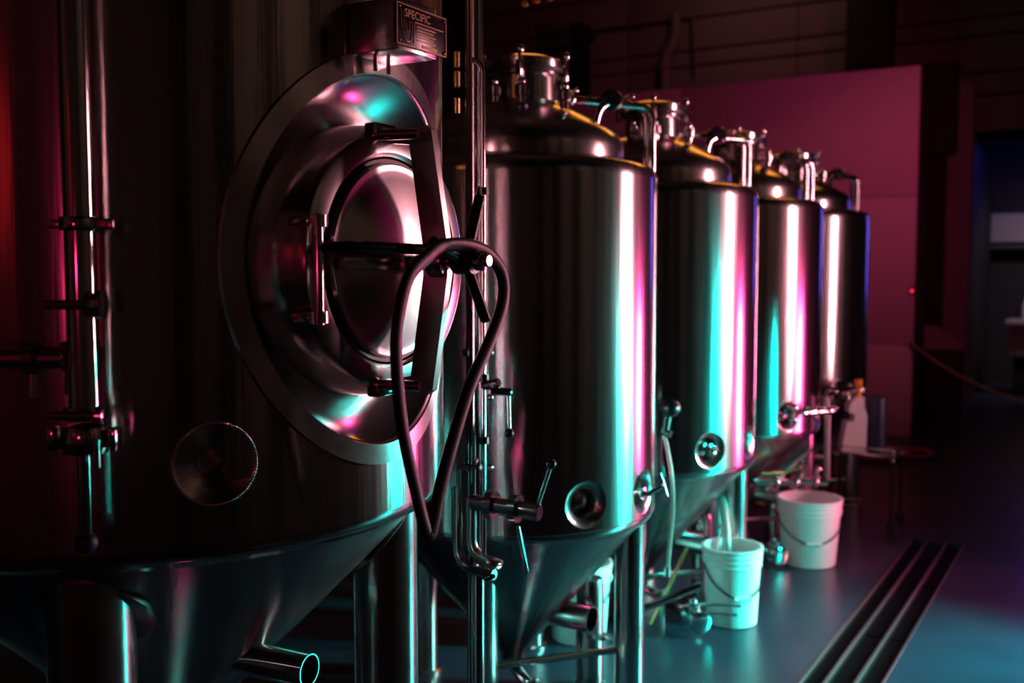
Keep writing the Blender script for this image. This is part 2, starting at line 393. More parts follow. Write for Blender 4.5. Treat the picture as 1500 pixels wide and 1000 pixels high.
# ------------------------------------------------------------------ tank pieces
def shell_holes(R, z0, z1, holes, nth, nz, c):
    """cylinder wall with round openings; returns builder and, per opening, the ordered rim angles"""
    mb = MB(); grid = {}
    removed = set(); rects = []
    dth = 2*PI/nth; dz = (z1-z0)/nz
    for (thc, zc, r, marg, kx) in holes:
        half = math.asin(min(0.99, (r*kx+marg)/R))
        i0 = math.floor((thc-half)/dth); i1 = math.ceil((thc+half)/dth)
        j0 = max(0, math.floor((zc-r-marg-z0)/dz)); j1 = min(nz, math.ceil((zc+r+marg-z0)/dz))
        rects.append((i0, i1, j0, j1))
        for i in range(i0, i1):
            for j in range(j0, j1): removed.add((i % nth, j))
    vs = []
    def vid(i, j):
        i %= nth
        if (i, j) not in grid:
            grid[(i, j)] = len(vs); a = i*dth; vs.append(Vector((c[0]+R*math.cos(a), c[1]+R*math.sin(a), z0+j*dz)))
        return grid[(i, j)]
    fs = []
    for i in range(nth):
        for j in range(nz):
            if (i, j) in removed: continue
            fs.append((vid(i, j), vid(i+1, j), vid(i+1, j+1), vid(i, j+1)))
    rims = []
    for (thc, zc, r, marg, kx), (i0, i1, j0, j1) in zip(holes, rects):
        per = [(i, j0) for i in range(i0, i1)]+[(i1, j) for j in range(j0, j1)]+[(i, j1) for i in range(i1, i0, -1)]+[(i0, j) for j in range(j1, j0, -1)]
        loc = [(R*math.sin(i*dth-thc), z0+j*dz-zc) for i, j in per]
        ang = [math.atan2(q[1], q[0]/kx) for q in loc]
        K = 4; prev = [vid(i, j) for i, j in per]; n = len(per)
        for k in range(1, K+1):
            t = k/K; cur = []
            for (s_, q), a in zip(loc, ang):
                s2 = s_+(r*kx*math.cos(a)-s_)*t; q2 = q+(r*math.sin(a)-q)*t
                th = thc+math.asin(s2/R)
                cur.append(len(vs)); vs.append(Vector((c[0]+R*math.cos(th), c[1]+R*math.sin(th), zc+q2)))
            for i in range(n):
                j = (i+1) % n; fs.append((prev[i], prev[j], cur[j], cur[i]))
            prev = cur
        rims.append(ang)
    mb.add(vs, fs)
    return mb, rims
def flare(R, c, thc, zc, rings, angs, sharp_at=(), kx=1.0):
    """rings of (radius, depth n, w): n mixed with the shell surface by w (0 = on the shell)"""
    mb = MB(); n_ = len(angs); vs = []; fs = []
    nx = Vector((math.cos(thc), math.sin(thc), 0)); tx = Vector((-math.sin(thc), math.cos(thc), 0)); C = Vector((c[0], c[1], zc))
    for (r, d, w_) in rings:
        for a in angs:
            s_ = r*kx*math.cos(a); sh = math.sqrt(R*R-s_*s_)
            nn = sh*(1-w_)+d*w_ if w_ >= 0 else sh+d
            vs.append(C+nx*nn+tx*s_+Vector((0, 0, r*math.sin(a))))
    for k in range(len(rings)-1):
        for i in range(n_):
            j = (i+1) % n_; fs.append((k*n_+i, k*n_+j, (k+1)*n_+j, (k+1)*n_+i))
    mb.add(vs, fs)
    for k in sharp_at:
        for i in range(n_): mb.sharp.add(frozenset((k*n_+i, k*n_+(i+1) % n_)))
    return mb
def arc(cx, cy, r, a0, a1, n=6):
    return [(cx+r*math.cos(R_(a0+(a1-a0)*k/n)), cy+r*math.sin(R_(a0+(a1-a0)*k/n))) for k in range(n+1)]
def radial(c, ang, r, z):
    return Vector((c[0]+r*math.cos(R_(ang)), c[1]+r*math.sin(R_(ang)), z))
def knob_valve(parent, p, d, rad=0.02, name='valve'):
    """small butterfly valve on a tube: body and clamp nuts"""
    mb = MB(); mb.lathe([(rad, 0), (rad*1.7, 0.002), (rad*1.7, 0.012), (rad*1.25, 0.016), (rad*1.25, 0.034), (rad*1.7, 0.038), (rad*1.7, 0.048), (rad, 0.05)], Vector(p)-Vector(d).normalized()*0.025, d, 20)
    return mb.build(name, 'bright_steel', parent)
def clamp(parent, p, d, rad, wing=(0, 0, 1), nut=True):
    """tri-clamp: ring, lug and wing nut"""
    d = Vector(d).normalized(); x = Vector(wing).normalized(); p = Vector(p)
    mb = MB(); mb.lathe([(rad*0.98, -0.011), (rad*1.34, -0.011), (rad*1.44, -0.006), (rad*1.44, 0.006), (rad*1.34, 0.011), (rad*0.98, 0.011)], p, d, 24)
    o = mb.build('clamp', 'bright_steel', parent)
    if nut:
        side = d.cross(x).normalized(); q = p+x*(rad*1.6)
        m2 = MB(); m2.rod(q-side*0.022, q+side*0.04, 0.005, seg=10); m2.box(q-side*0.002, (0.016, 0.016, 0.016), 0.003)
        m2.ball(q+side*0.045, 0.011, 12); m2.build('wing_nut', 'bright_steel', o)
    return o

# ------------------------------------------------------------------ the four row tanks
X0 = -2.10; YS = [3.515+1.273*i for i in range(4)]
RR, ZB, ZT = 0.57, 0.715, 2.10
PORT_Z = 0.862; PORTS = [R_(-31.4), R_(1)]
def make_row_tank(label):
    c = (X0, YS[0])
    t = thing('fermenter_tank', (c[0], c[1], 0), label, 'tank', 'conical fermenters in a row')
    holes = [(a, PORT_Z, 0.086, 0.012, 1.0) for a in PORTS]
    mb, rims = shell_holes(RR, ZB+0.045, ZT-0.06, holes, 160, 64, c)
    # rolled edges top and bottom
    mb.lathe([(RR, ZT-0.06)]+[(x, z) for x, z in arc(RR-0.055, ZT-0.06, 0.055, 0, 80, 7)[1:]]+[(0.46, ZT+0.012), (0.42, ZT+0.018)], (c[0], c[1], 0), (0, 0, 1), 160)
    mb.lathe([(RR, ZB+0.045)]+[(x, z) for x, z in arc(RR-0.045, ZB+0.045, 0.045, 0, -62, 7)[1:]]+[(0.527, ZB+0.001)], (c[0], c[1], 0), (0, 0, 1), 160)
    mb.build('shell', 'shell_steel', t)
    MB().lathe([(RR+0.0003, ZB+0.045), (RR+0.0018, ZB+0.047), (RR+0.0003, ZB+0.049)], (c[0], c[1], 0), (0, 0, 1), 120).build('weld_seam', 'satin_steel', t)
    for a, ang in zip(PORTS, rims):
        f = flare(RR, c, a, PORT_Z, [(0.086, 0, 0), (0.083, -0.001, -1), (0.07, -0.011, -1), (0.057, -0.023, -1), (0.054, -0.027, -1), (0.053, -0.11, -1), (0.0005, -0.11, -1)], ang, (4, 5)).build('port_flare', 'flare_steel', t)
        nrm = (math.cos(a), math.sin(a), 0); p0 = radial(c, math.degrees(a), RR-0.108, PORT_Z)
        MB().lathe([(0.03, 0), (0.03, 0.02), (0.042, 0.022), (0.042, 0.034), (0.03, 0.036), (0.03, 0.05), (0.012, 0.056), (0, 0.056)], p0, nrm, 24).build('port_plug', 'bright_steel', f)
    # dome
    MB().lathe([(0.435, ZT-0.02), (0.44, ZT+0.02), (0.44, ZT+0.06), (0.434, ZT+0.085), (0.42, ZT+0.108), (0.395, ZT+0.13)]+[(0.395-0.32*k/9, ZT+0.13+0.118*math.sin(PI/2*k/9)) for k in range(1, 10)]+[(0, ZT+0.25)], (c[0], c[1], 0), (0, 0, 1), 96).build('dome', 'dome_steel', t)
    zn = ZT+0.235; cn = c; c = (c[0]+0.045, c[1]+0.01)
    nk = MB().lathe([(0.15, zn-0.005), (0.135, zn+0.012), (0.132, zn+0.10), (0.146, zn+0.108), (0.146, zn+0.122), (0.12, zn+0.125)], (c[0], c[1], 0), (0, 0, 1), 48).build('manway_neck', 'dome_steel', t)
    lid = MB().lathe([(0.148, zn+0.128), (0.15, zn+0.132), (0.15, zn+0.165), (0.146, zn+0.17), (0.10, zn+0.185), (0.04, zn+0.192), (0, zn+0.193)], (c[0], c[1], 0), (0, 0, 1), 48).build('manway_lid', 'dome_steel', t)
    MB().lathe([(0.151, zn+0.118), (0.158, zn+0.121), (0.158, zn+0.135), (0.151, zn+0.138)], (c[0], c[1], 0), (0, 0, 1), 48).build('gasket', 'black_rubber', t)
    for k in range(4):
        a = 25+90*k; p = radial(c, a, 0.165, zn+0.12)
        lg = MB(); lg.box(p, (0.026, 0.026, 0.06), 0.005); lg.rod(p+Vector((0, 0, 0.02)), p+Vector((0, 0, 0.06)), 0.006); lg.ball(p+Vector((0, 0, 0.068)), 0.017, 12)
        lg.build('lid_clamp', 'bright_steel', t)
    # small fittings round the neck
    for a, r_, h_ in ((-62, 0.19, 0.055), (-98, 0.18, 0.06), (-20, 0.24, 0.035)):
        p = radial(c, a, r_, zn-0.035); MB().rod(p, p+Vector((0, 0, 0.035+h_)), 0.018).rod(p+Vector((0, 0, h_-.01)), p+Vector((0, 0, h_+0.03)), 0.028).ball(p+Vector((0, 0, h_+0.045)), 0.016, 12).build('top_fitting', 'bright_steel', t)
    # cleaning arm: neck to the far side, two down pipes and the valve with black knob
    a = 62; zc_ = zn+0.045
    d = Vector((math.cos(R_(a)), math.sin(R_(a)), 0)); s_ = Vector((-d.y, d.x, 0)); C = Vector((c[0], c[1], 0))
    arm = MB(); arm.tube(bent([C+d*0.12+Vector((0, 0, zc_)), C+d*0.61+Vector((0, 0, zc_)), C+d*0.61+Vector((0, 0, 0.45)), C+d*0.5+Vector((0, 0, 0.3))], 0.06), 0.0165, 12, sub=1)
    arm.build('cleaning_arm', 'bright_steel', t)
    ar2 = MB(); ar2.tube(bent([C+d*0.30+s_*-0.055+Vector((0, 0, ZT+0.15)), C+d*0.33+s_*-0.055+Vector((0, 0, zc_-0.01)), C+d*0.60+s_*-0.055+Vector((0, 0, zc_-0.01)), C+d*0.60+s_*-0.055+Vector((0, 0, 0.8))], 0.06), 0.0165, 12, sub=1)
    ar2.build('blow_off_arm', 'bright_steel', t)
    pv = C+d*0.40+Vector((0, 0, zc_)); v = knob_valve(t, pv, d, 0.019, 'arm_valve')
    MB().rod(pv, pv+Vector((0, 0, 0.035)), 0.008).lathe([(0, 0.0), (0.035, 0.002), (0.045, 0.012), (0.045, 0.028), (0.035, 0.038), (0, 0.04)], pv+Vector((0.03, -0.02, 0.0)), (0.7, -0.7, 0.2), 24).build('knob', 'black_plastic', v)
    clamp(t, C+d*0.22+Vector((0, 0, zc_)), d, 0.019); clamp(t, C+d*0.50+Vector((0, 0, zc_)), d, 0.019)
    c = cn; C = Vector((c[0], c[1], 0))
    # cone
    zc0 = ZB+0.008
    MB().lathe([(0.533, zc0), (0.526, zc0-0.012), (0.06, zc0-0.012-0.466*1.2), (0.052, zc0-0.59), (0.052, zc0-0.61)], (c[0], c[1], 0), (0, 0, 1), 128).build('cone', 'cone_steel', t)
    def cone_z(r): return zc0-0.012-(0.526-r)*1.2
    for a, r_ in ((-78, 0.35), (15, 0.48), (110, 0.44), (190, 0.40)):
        p = radial(c, a, r_, 0); zt = cone_z(min(r_+0.058, 0.526))-0.004
        lg = MB().lathe([(0.058, 0.012), (0.058, zt), (0, zt)], p, (0, 0, 1), 32).build('leg', 'leg_steel', t)
        MB().lathe([(0, 0), (0.075, 0), (0.075, 0.01), (0.06, 0.014), (0.03, 0.03), (0.0, 0.03)], p, (0, 0, 1), 24).build('foot', 'satin_steel', lg)
    # racking stub: open pipe out of the cone towards the aisle
    pr = Vector((X0+0.16, c[1]+0.03, 0.325)); ps = pr+Vector((0.19, -0.005, 0.0))
    MB().lathe([(0.056, 0.012), (0.056, 0.42), (0.05, 0.45), (0, 0.45)], radial(c, 27, 0.315, 0), (0, 0, 1), 32).lathe([(0, 0), (0.07, 0), (0.07, 0.01), (0.056, 0.014)], radial(c, 27, 0.315, 0), (0, 0, 1), 24).build('standpipe', 'leg_steel', t)
    rk = MB().pipe(pr, ps, 0.053, 0.047, 32).build('racking_stub', 'satin_steel', t)
    # bottom outlet run out to the aisle at floor height
    d = Vector((math.cos(R_(-39)), math.sin(R_(-39)), 0)); z = 0.075
    MB().tube(bent([C+Vector((0, 0, 0.20)), C+Vector((0, 0, z)), C+d*0.54+Vector((0, 0, z))], 0.06), 0.024, 14, sub=1).build('outlet_pipe', 'bright_steel', t)
    for q in (0.26, 0.50): clamp(t, C+d*q+Vector((0, 0, z)), d, 0.026, (0, 0, 1))
    pv = C+d*0.58+Vector((0, 0, z)); v = MB().lathe([(0.026, -0.05), (0.05, -0.045), (0.05, -0.03), (0.036, -0.026), (0.036, 0.026), (0.05, 0.03), (0.05, 0.045), (0.03, 0.05), (0.0, 0.05)], pv, d, 24).build('outlet_valve', 'bright_steel', t)
    s_ = Vector((0.80, 0.60, 0))
    for dz, L in ((0.072, 0.21), (0.03, 0.19)):
        MB().tube([pv+Vector((0, 0, dz)), pv+s_*0.06+Vector((0, 0, dz)), pv+s_*L+Vector((0, 0, dz-0.012))], 0.007, 8, flat=1.7, sub=3).build('valve_handle', 'satin_steel', v)
    MB().rod(pv+Vector((0, 0, 0.02)), pv+Vector((0, 0, 0.08)), 0.013).build('valve_stem', 'bright_steel', v)
    MB().rod(pv-d*0.03+Vector((0, 0, -0.02)), pv-d*0.03+Vector((0, 0, 0.06)), 0.02).ball(pv-d*0.03+Vector((0, 0, 0.075)), 0.02, 12).build('sight_elbow', 'bright_steel', v)
    # braces between the legs
    for (a1, r1), (a2, r2), z in (((-78, .35), (15, .48), 0.20), ((15, .48), (110, .44), 0.20)):
        MB().rod(radial(c, a1, r1, z), radial(c, a2, r2, z), 0.016, seg=12).build('brace', 'leg_steel', t)
    return t
tank2 = make_row_tank('nearest of the four smaller steel fermenters, directly behind the big manway tank')
tanks = [tank2]
for i, lb in ((1, 'second of the four smaller steel fermenters, standing behind the teal-lit bucket'),
              (2, 'third of the four smaller steel fermenters, behind the pink-lit bucket'),
              (3, 'farthest and smallest-looking steel fermenter, nearest the pink partition')):
    o = copy_tree(tank2); o.location.y = YS[i]; o['label'] = lb; tanks.append(o)
    if i == 2:   # the far bucket stands where this valve's long handles would be
        for ch in [h for v in o.children if v.name.startswith('outlet_valve') for h in v.children if h.name.startswith('valve_handle')]: bpy.data.objects.remove(ch)

# ------------------------------------------------------------------ big tank with the side manway
X1 = -2.03; C1 = (X1, 1.7); R1 = 0.7; ZB1, ZT1 = 1.125, 3.35; MZ = 1.715
big = thing('manway_tank', (C1[0], C1[1], 0), 'large dark steel tank with a round side manway, filling the left foreground', 'tank')
P1A, P1Z = R_(-32), 1.338
mb, rims = shell_holes(R1, ZB1+0.06, ZT1, [(0.0, MZ, 0.378, 0.03, 0.85), (P1A, P1Z, 0.075, 0.02, 1.0)], 224, 108, C1)
mb.lathe([(R1, ZB1+0.06)]+arc(R1-0.04, ZB1+0.06, 0.04, 0, -60, 6)[1:]+[(R1-0.045, ZB1+0.012)], (C1[0], C1[1], 0), (0, 0, 1), 224)
mb.build('shell', 'shell_steel_big', big)
MB().lathe([(R1, ZT1), (R1-0.02, ZT1+0.05), (0.5, ZT1+0.16), (0.25, ZT1+0.22), (0, ZT1+0.23)], (C1[0], C1[1], 0), (0, 0, 1), 96).build('dome', 'dome_steel', big)
zc1 = ZB1+0.02
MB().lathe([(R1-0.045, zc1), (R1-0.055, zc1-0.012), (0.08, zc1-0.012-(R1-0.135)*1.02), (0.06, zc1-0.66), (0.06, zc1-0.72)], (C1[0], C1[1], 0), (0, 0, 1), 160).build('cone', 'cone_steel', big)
def cone1(r): return zc1-0.012-(R1-0.055-r)*1.02
# manway: raised pad ring, recessed flare, neck
flare(R1, C1, 0.0, MZ, [(0.425, 0.0, -1), (0.424, 0.008, -1), (0.382, 0.010, -1), (0.377, 0.004, -1), (0.377, -0.004, -1)], rims[0], (1, 2), 0.85).build('pad_ring', 'flare_steel', big)
flare(R1, C1, 0.0, MZ, [(0.378, 0, 0), (0.362, -0.018, -1), (0.34, -0.037, -1), (0.31, -0.058, -1), (0.28, -0.073, -1), (0.235, -0.088, -1)], rims[0], (), 0.85).build('manway_flare', 'flare_brushed', big)
M0 = Vector((C1[0]+R1, C1[1], MZ)); AX = (1, 0, 0)
neck = MB().lathe([(0.282, -0.17), (0.282, -0.045), (0.279, -0.025), (0.272, -0.008), (0.268, 0.004), (0.266, 0.014), (0.262, 0.022), (0.252, 0.027), (0.222, 0.029), (0.214, 0.022), (0.211, -0.01), (0.211, -0.05)], M0, AX, 128).build('manway_neck', 'neck_steel', big)
MB().lathe([(0.209, -0.005), (0.213, 0.008), (0.209, 0.020), (0.201, 0.020), (0.196, 0.008), (0.201, -0.005)], M0, AX, 96, True).build('door_gasket', 'black_rubber', big)
dish = [(0.199, 0.0), (0.200, 0.028), (0.196, 0.034), (0.186, 0.035), (0.182, 0.036)]+[(0.182*(1-k/12), 0.036+0.046*(1-(1-k/12)**2)) for k in range(1, 13)]
dish[-1] = (0, dish[-1][1])
door = MB().lathe(dish, M0, AX, 128).build('manway_door', 'door_steel', big)
# hinge on the near side
hy = -0.262
hg = MB()
hg.rod(M0+Vector((0.055, hy, -0.12)), M0+Vector((0.055, hy, 0.085)), 0.0105, seg=18)
hg.build('hinge_pin', 'bright_steel', big)
for z in (-0.105, 0.072):
    h = MB(); h.box(M0+Vector((0.028, hy+0.004, z)), (0.075, 0.03, 0.018), 0.004); h.lathe([(0.010, -0.011), (0.018, -0.011), (0.018, 0.011), (0.010, 0.011)], M0+Vector((0.055, hy, z)), (0, 0, 1), 20, True)
    h.build('hinge_lug', 'bright_steel', big)
# swing arm: two bars from hinge to centre boss
ab = MB(); ab.tube(bent([M0+Vector((0.055, hy, 0.022)), M0+Vector((0.10, hy+0.05, 0.026)), M0+Vector((0.135, -0.02, 0.022))], 0.03), 0.011, 12, sub=1)
ab.build('swing_arm', 'black_plastic', big)
lb = MB(); lb.box(M0+Vector((0.088, -0.125, -0.006)), (0.014, 0.20, 0.026), 0.003, Matrix.Rotation(R_(-6), 3, 'Z')); lb.box(M0+Vector((0.098, -0.055, -0.008)), (0.03, 0.042, 0.036), 0.003)
lb.build('swing_bar', 'satin_steel', big)
MB().rod(M0+Vector((0.078, 0, 0)), M0+Vector((0.262, 0, 0)), 0.0125, seg=18).lathe([(0.0125, 0.12), (0.03, 0.122), (0.034, 0.13), (0.034, 0.155), (0.03, 0.163), (0.0125, 0.165)], M0, AX, 24).build('clamp_screw', 'satin_steel', big)
# strongback arch: flat bar hooked over top and bottom of the neck
def arch():
    outer = [(0.03, 0.268), (0.115, 0.272), (0.13, 0.262), (0.168, 0.03), (0.168, -0.03), (0.13, -0.262), (0.115, -0.272), (0.055, -0.268)]
    inner = [(0.055, -0.24), (0.075, -0.235), (0.108, -0.03), (0.108, 0.03), (0.075, 0.235), (0.03, 0.24)]
    return outer+inner
sb = MB(); sb.prism([(p[0], p[1]) for p in arch()], M0+Vector((0, 0.0, 0)), (1, 0, 0), (0, 0, 1), (0, 1, 0), 0.016)
sb.build('strongback', 'satin_steel', big)
for s_ in (1, -1):
    k = MB(); k.rod(M0+Vector((0.02, -0.055, s_*0.252)), M0+Vector((0.115, -0.03, s_*0.252)), 0.011, seg=14); k.box(M0+Vector((0.02, -0.03, s_*0.262)), (0.03, 0.07, 0.03), 0.004); k.build('latch_lug', 'bright_steel', big)
# star handle
hub = M0+Vector((0.205, 0, 0))
hd = MB().lathe([(0.013, -0.022), (0.026, -0.022), (0.028, -0.016), (0.028, 0.016), (0.026, 0.022), (0.013, 0.022)], hub, AX, 24, True).build('star_handle', 'black_plastic', big)
for a in (75, -65, 165, 255):
    if a == 255: continue
    dv = Vector((0.10, math.cos(R_(a)), math.sin(R_(a)))).normalized()
    MB().rod(hub+dv*0.012, hub+dv*0.135, 0.0115, seg=16, bev=0.003).build('spoke', 'black_plastic', hd)
MB().lathe([(0.0125, 0), (0.02, 0.002), (0.02, 0.016), (0.0125, 0.018)], M0+Vector((0.232, 0, 0)), AX, 20).build('lock_washer', 'bright_steel', hd)
# recessed port left of the manway
f = flare(R1, C1, P1A, P1Z, [(0.075, 0, 0), (0.07, -0.003, -1), (0.05, -0.012, -1), (0.028, -0.022, -1), (0.024, -0.026, -1), (0.023, -0.08, -1), (0.0005, -0.08, -1)], rims[1], (5,)).build('port_flare', 'flare_steel', big)
wd = MB(); nb = 84
for k in range(nb):
    a = 2*PI*k/nb; s_ = 0.077*math.cos(a); th = P1A+math.asin(s_/R1)
    p = Vector((C1[0]+(R1+0.0008)*math.cos(th), C1[1]+(R1+0.0008)*math.sin(th), P1Z+0.077*math.sin(a)))
    wd.lathe([(0, -0.003), (0.003, 0), (0, 0.003)], p, (math.cos(th), math.sin(th), 0), 6)
wd.build('weld_bead', 'bright_steel', f)['kind'] = 'stuff'
# legs with pads
for a, r_ in ((-54, 0.55), (38, 0.55), (128, 0.55), (218, 0.55)):
    p = radial(C1, a, r_, 0); zt = cone1(r_+0.08)-0.006
    lg = MB().lathe([(0.082, 0.012), (0.082, zt), (0, zt)], p, (0, 0, 1), 48).build('leg', 'leg_steel', big)
    MB().lathe([(0, 0), (0.11, 0), (0.11, 0.012), (0.085, 0.016), (0.0, 0.016)], p, (0, 0, 1), 32).build('foot', 'satin_steel', lg)
    # oval pad plate on the cone where the leg lands
    n = Vector((math.cos(R_(a)), math.sin(R_(a)), -1/1.02)).normalized()
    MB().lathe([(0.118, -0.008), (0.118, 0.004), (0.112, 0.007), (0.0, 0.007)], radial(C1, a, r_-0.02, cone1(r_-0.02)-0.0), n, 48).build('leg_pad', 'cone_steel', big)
pr = Vector((X1+0.30, C1[1]-0.03, 0.80))
MB().pipe(pr, pr+Vector((0.19, 0.02, 0.0)), 0.038, 0.034, 32).build('racking_stub', 'bright_steel', big)
MB().tube(bent([(X1, C1[1], 0.5), (X1, C1[1], 0.2), (X1+0.5, C1[1]-.3, 0.2)], 0.1), 0.04, 16, sub=1).build('outlet_pipe', 'bright_steel', big)

# data plate on its stand-off bracket
npb = M0+Vector((0, 0, 0))
br = MB(); br.box((-1.272, 1.665, 2.17), (0.12, 0.13, 0.10), 0.004); br.build('plate_bracket', 'flare_steel', big)
for y in (1.63, 1.672): MB().rod((-1.29, y, 2.09), (-1.29, y, 2.125), 0.0045, seg=10).build('bracket_post', 'bright_steel', big)
pl = MB().box((-1.208, 1.668, 2.166), (0.008, 0.165, 0.078), 0.003).build('data_plate', 'plate_black', big)
fr = MB()
for z in (2.128, 2.204): fr.box((-1.2030, 1.668, z), (0.002, 0.163, 0.0016))
for y in (1.5868, 1.7492): fr.box((-1.2030, y, 2.166), (0.002, 0.0016, 0.076))
fr.build('plate_border', 'plate_gold', pl)
for y in (1.594, 1.742):
    for z in (2.134, 2.198): MB().ball((-1.2030, y, z), 0.0032, 10).build('screw', 'bright_steel', pl)
def text_mesh(body, size, y, z, mat, name, parent, x=-1.2035):
    cu = bpy.data.curves.new(name, 'FONT'); cu.body = body; cu.size = size; cu.extrude = 0.0003
    ob = bpy.data.objects.new(name, cu); col.objects.link(ob)
    dg = bpy.context.evaluated_depsgraph_get(); me = bpy.data.meshes.new_from_object(ob.evaluated_get(dg))
    bpy.data.objects.remove(ob)
    off = world_loc(parent)
    me.transform(Matrix.Translation(Vector((x, y, z))-off) @ Matrix(((0, 0, 1, 0), (1, 0, 0, 0), (0, 1, 0, 0), (0, 0, 0, 1))))
    o = bpy.data.objects.new(name, me); me.materials.append(MATS[mat]); col.objects.link(o); o.parent = parent
    return o
text_mesh('SPECIFIC', 0.022, 1.612, 2.1825, 'plate_gold', 'lettering', pl)
lg_ = MB()
lg_.tube([(-1.2034, 1.600, 2.194), (-1.2034, 1.601, 2.165), (-1.2034, 1.612, 2.140), (-1.2034, 1.628, 2.138), (-1.2034, 1.634, 2.155), (-1.2034, 1.634, 2.176)], 0.0012, 6)
lg_.tube([(-1.2034, 1.608, 2.192), (-1.2034, 1.609, 2.168), (-1.2034, 1.617, 2.155), (-1.2034, 1.625, 2.157), (-1.2034, 1.627, 2.176)], 0.0010, 6)
lg_.tube([(-1.2034, 1.640, 2.136), (-1.2034, 1.641, 2.160), (-1.2034, 1.643, 2.177), (-1.2034, 1.69, 2.177), (-1.2034, 1.742, 2.177)], 0.0009, 6, sub=1)
lg_.build('emblem', 'plate_gold', pl)
for k in range(5):
    MB().box((-1.2034, 1.682-0.004*(k % 2), 2.170-0.0065*k), (0.0012, 0.064-0.008*(k % 2), 0.0022)).build('print_line', 'plate_gold', pl)
MB().box((-1.2034, 1.694, 2.1345), (0.0012, 0.05, 0.006)).build('print_field', 'plate_gold', pl)

# ------------------------------------------------------------------ rubber gasket loop hung over the handle
g = MB()
GX = -1.105
loop = [(1.590, 1.742), (1.545, 1.725), (1.482, 1.685), (1.452, 1.61), (1.450, 1.54), (1.468, 1.42), (1.505, 1.30), (1.530, 1.222), (1.541, 1.204), (1.552, 1.222), (1.592, 1.31), (1.680, 1.455), (1.768, 1.555), (1.815, 1.630), (1.806, 1.690), (1.745, 1.730), (1.665, 1.745)]
g.tube([(GX+0.004*math.sin(i*0.9), y, z) for i, (y, z) in enumerate(loop)], 0.0145, 12, True, 0.6, (1, 0, 0), 6)
tag(g.build('rubber_gasket', 'black_rubber'), 'black rubber gasket loop hanging from the manway handle in a long teardrop', 'gasket')

# ------------------------------------------------------------------ sight pipe with fittings on the left of the big tank
sp = thing('sight_pipe', (-1.507, 1.108, 1.2), 'vertical steel pipe with clamps and valves on the face of the big tank', 'pipe')
px, py = -1.507, 1.108
MB().rod((px, py, 1.46), (px, py, 3.3), 0.0255, seg=32, bev=0.003).build('riser', 'bright_steel', sp)
MB().rod((px-0.004, py-0.002, 1.245), (px-0.004, py-0.002, 1.40), 0.0115, seg=18).build('drain_tube', 'bright_steel', sp)
rt = Vector((math.cos(0.539), math.sin(0.539), 0)); fw = Vector((-math.sin(0.539), math.cos(0.539), 0))
P = Vector((px, py, 0))
# bracket clamp at the upper joint
cl = MB(); cl.lathe([(0.026, -0.012), (0.031, -0.012), (0.033, -0.007), (0.033, 0.007), (0.031, 0.012), (0.026, 0.012)], P+Vector((0, 0, 1.774)), (0, 0, 1), 32); cl.build('clamp', 'bright_steel', sp)
cl = MB(); cl.box(P+rt*0.042+Vector((0, 0, 1.774)), (0.035, 0.012, 0.02), 0.004, Matrix.Rotation(0.539, 3, 'Z')); cl.rod(P+rt*0.045+Vector((0, 0, 1.774))-fw*0.012, P+rt*0.045+Vector((0, 0, 1.774))+fw*0.012, 0.006)
cl.build('clamp_lug', 'satin_steel', sp); MB().box(P-rt*0.04+Vector((0, 0, 1.774)), (0.03, 0.012, 0.016), 0.004, Matrix.Rotation(0.539, 3, 'Z')).build('clamp_lug', 'satin_steel', sp)
bkt = MB(); d = Vector((px-C1[0], py-C1[1], 0)).normalized(); bkt.rod(P-d*0.10+Vector((0, 0, 1.774)), P-d*0.02+Vector((0, 0, 1.774)), 0.009); bkt.rod(P-d*0.10+Vector((0, 0, 2.6)), P-d*0.02+Vector((0, 0, 2.6)), 0.009); bkt.build('wall_bracket', 'satin_steel', sp)
# lever tap
q = P+Vector((0, 0, 1.64)); lv = MB(); lv.rod(q-rt*0.05-fw*0.03, q+rt*0.02-fw*0.03, 0.008, 0.009); lv.lathe([(0.009, 0), (0.018, 0.012), (0.024, 0.03), (0.024, 0.034), (0, 0.036)], q+rt*0.015-fw*0.03, rt, 24); lv.build('tap_lever', 'bright_steel', sp)
# side branch
q = P+Vector((0, 0, 1.55)); bn = MB(); bn.rod(q-rt*0.02-fw*0.02, q-rt*0.30-fw*0.02, 0.017, seg=20); bn.build('side_branch', 'satin_steel', sp)
c_ = MB(); qq = q-rt*0.075-fw*0.025; c_.lathe([(0.017, -0.01), (0.026, -0.01), (0.026, 0.01), (0.017, 0.01)], qq, rt, 24); c_.rod(qq-Vector((0, 0, 0.02)), qq-Vector((0, 0, 0.065)), 0.007, 0.009); c_.build('branch_clamp', 'bright_steel', sp)
# tri-clamp and butterfly valve at the foot
q = P+Vector((0, 0, 1.456)); c_ = MB(); c_.lathe([(0.026, -0.012), (0.034, -0.011), (0.037, -0.005), (0.037, 0.005), (0.034, 0.011), (0.026, 0.012)], q, (0, 0, 1), 32); c_.rod(q-rt*0.042-fw*0.036, q+rt*0.035-fw*0.036, 0.008); c_.lathe([(0.007, 0), (0.014, 0.004), (0.013, 0.014), (0, 0.018)], q+rt*0.032-fw*0.036, rt, 18); c_.build('clamp', 'bright_steel', sp)
q = P+Vector((0, 0, 1.412)); vb = MB(); vb.lathe([(0.02, -0.026), (0.036, -0.024), (0.04, -0.012), (0.04, 0.012), (0.036, 0.022), (0.02, 0.024)], q, (0, 0, 1), 32); vb.build('butterfly_valve', 'bright_steel', sp)
for s_ in (-1, 1): MB().box(q+rt*0.052*s_-fw*0.004, (0.014, 0.03, 0.04), 0.004, Matrix.Rotation(0.539, 3, 'Z')).build('valve_bolt', 'bright_steel', sp)
MB().rod(q+rt*0.03-fw*0.03+Vector((0, 0, -0.045)), q+rt*0.03-fw*0.03+Vector((0, 0, 0.005)), 0.006).build('valve_pin', 'bright_steel', sp)
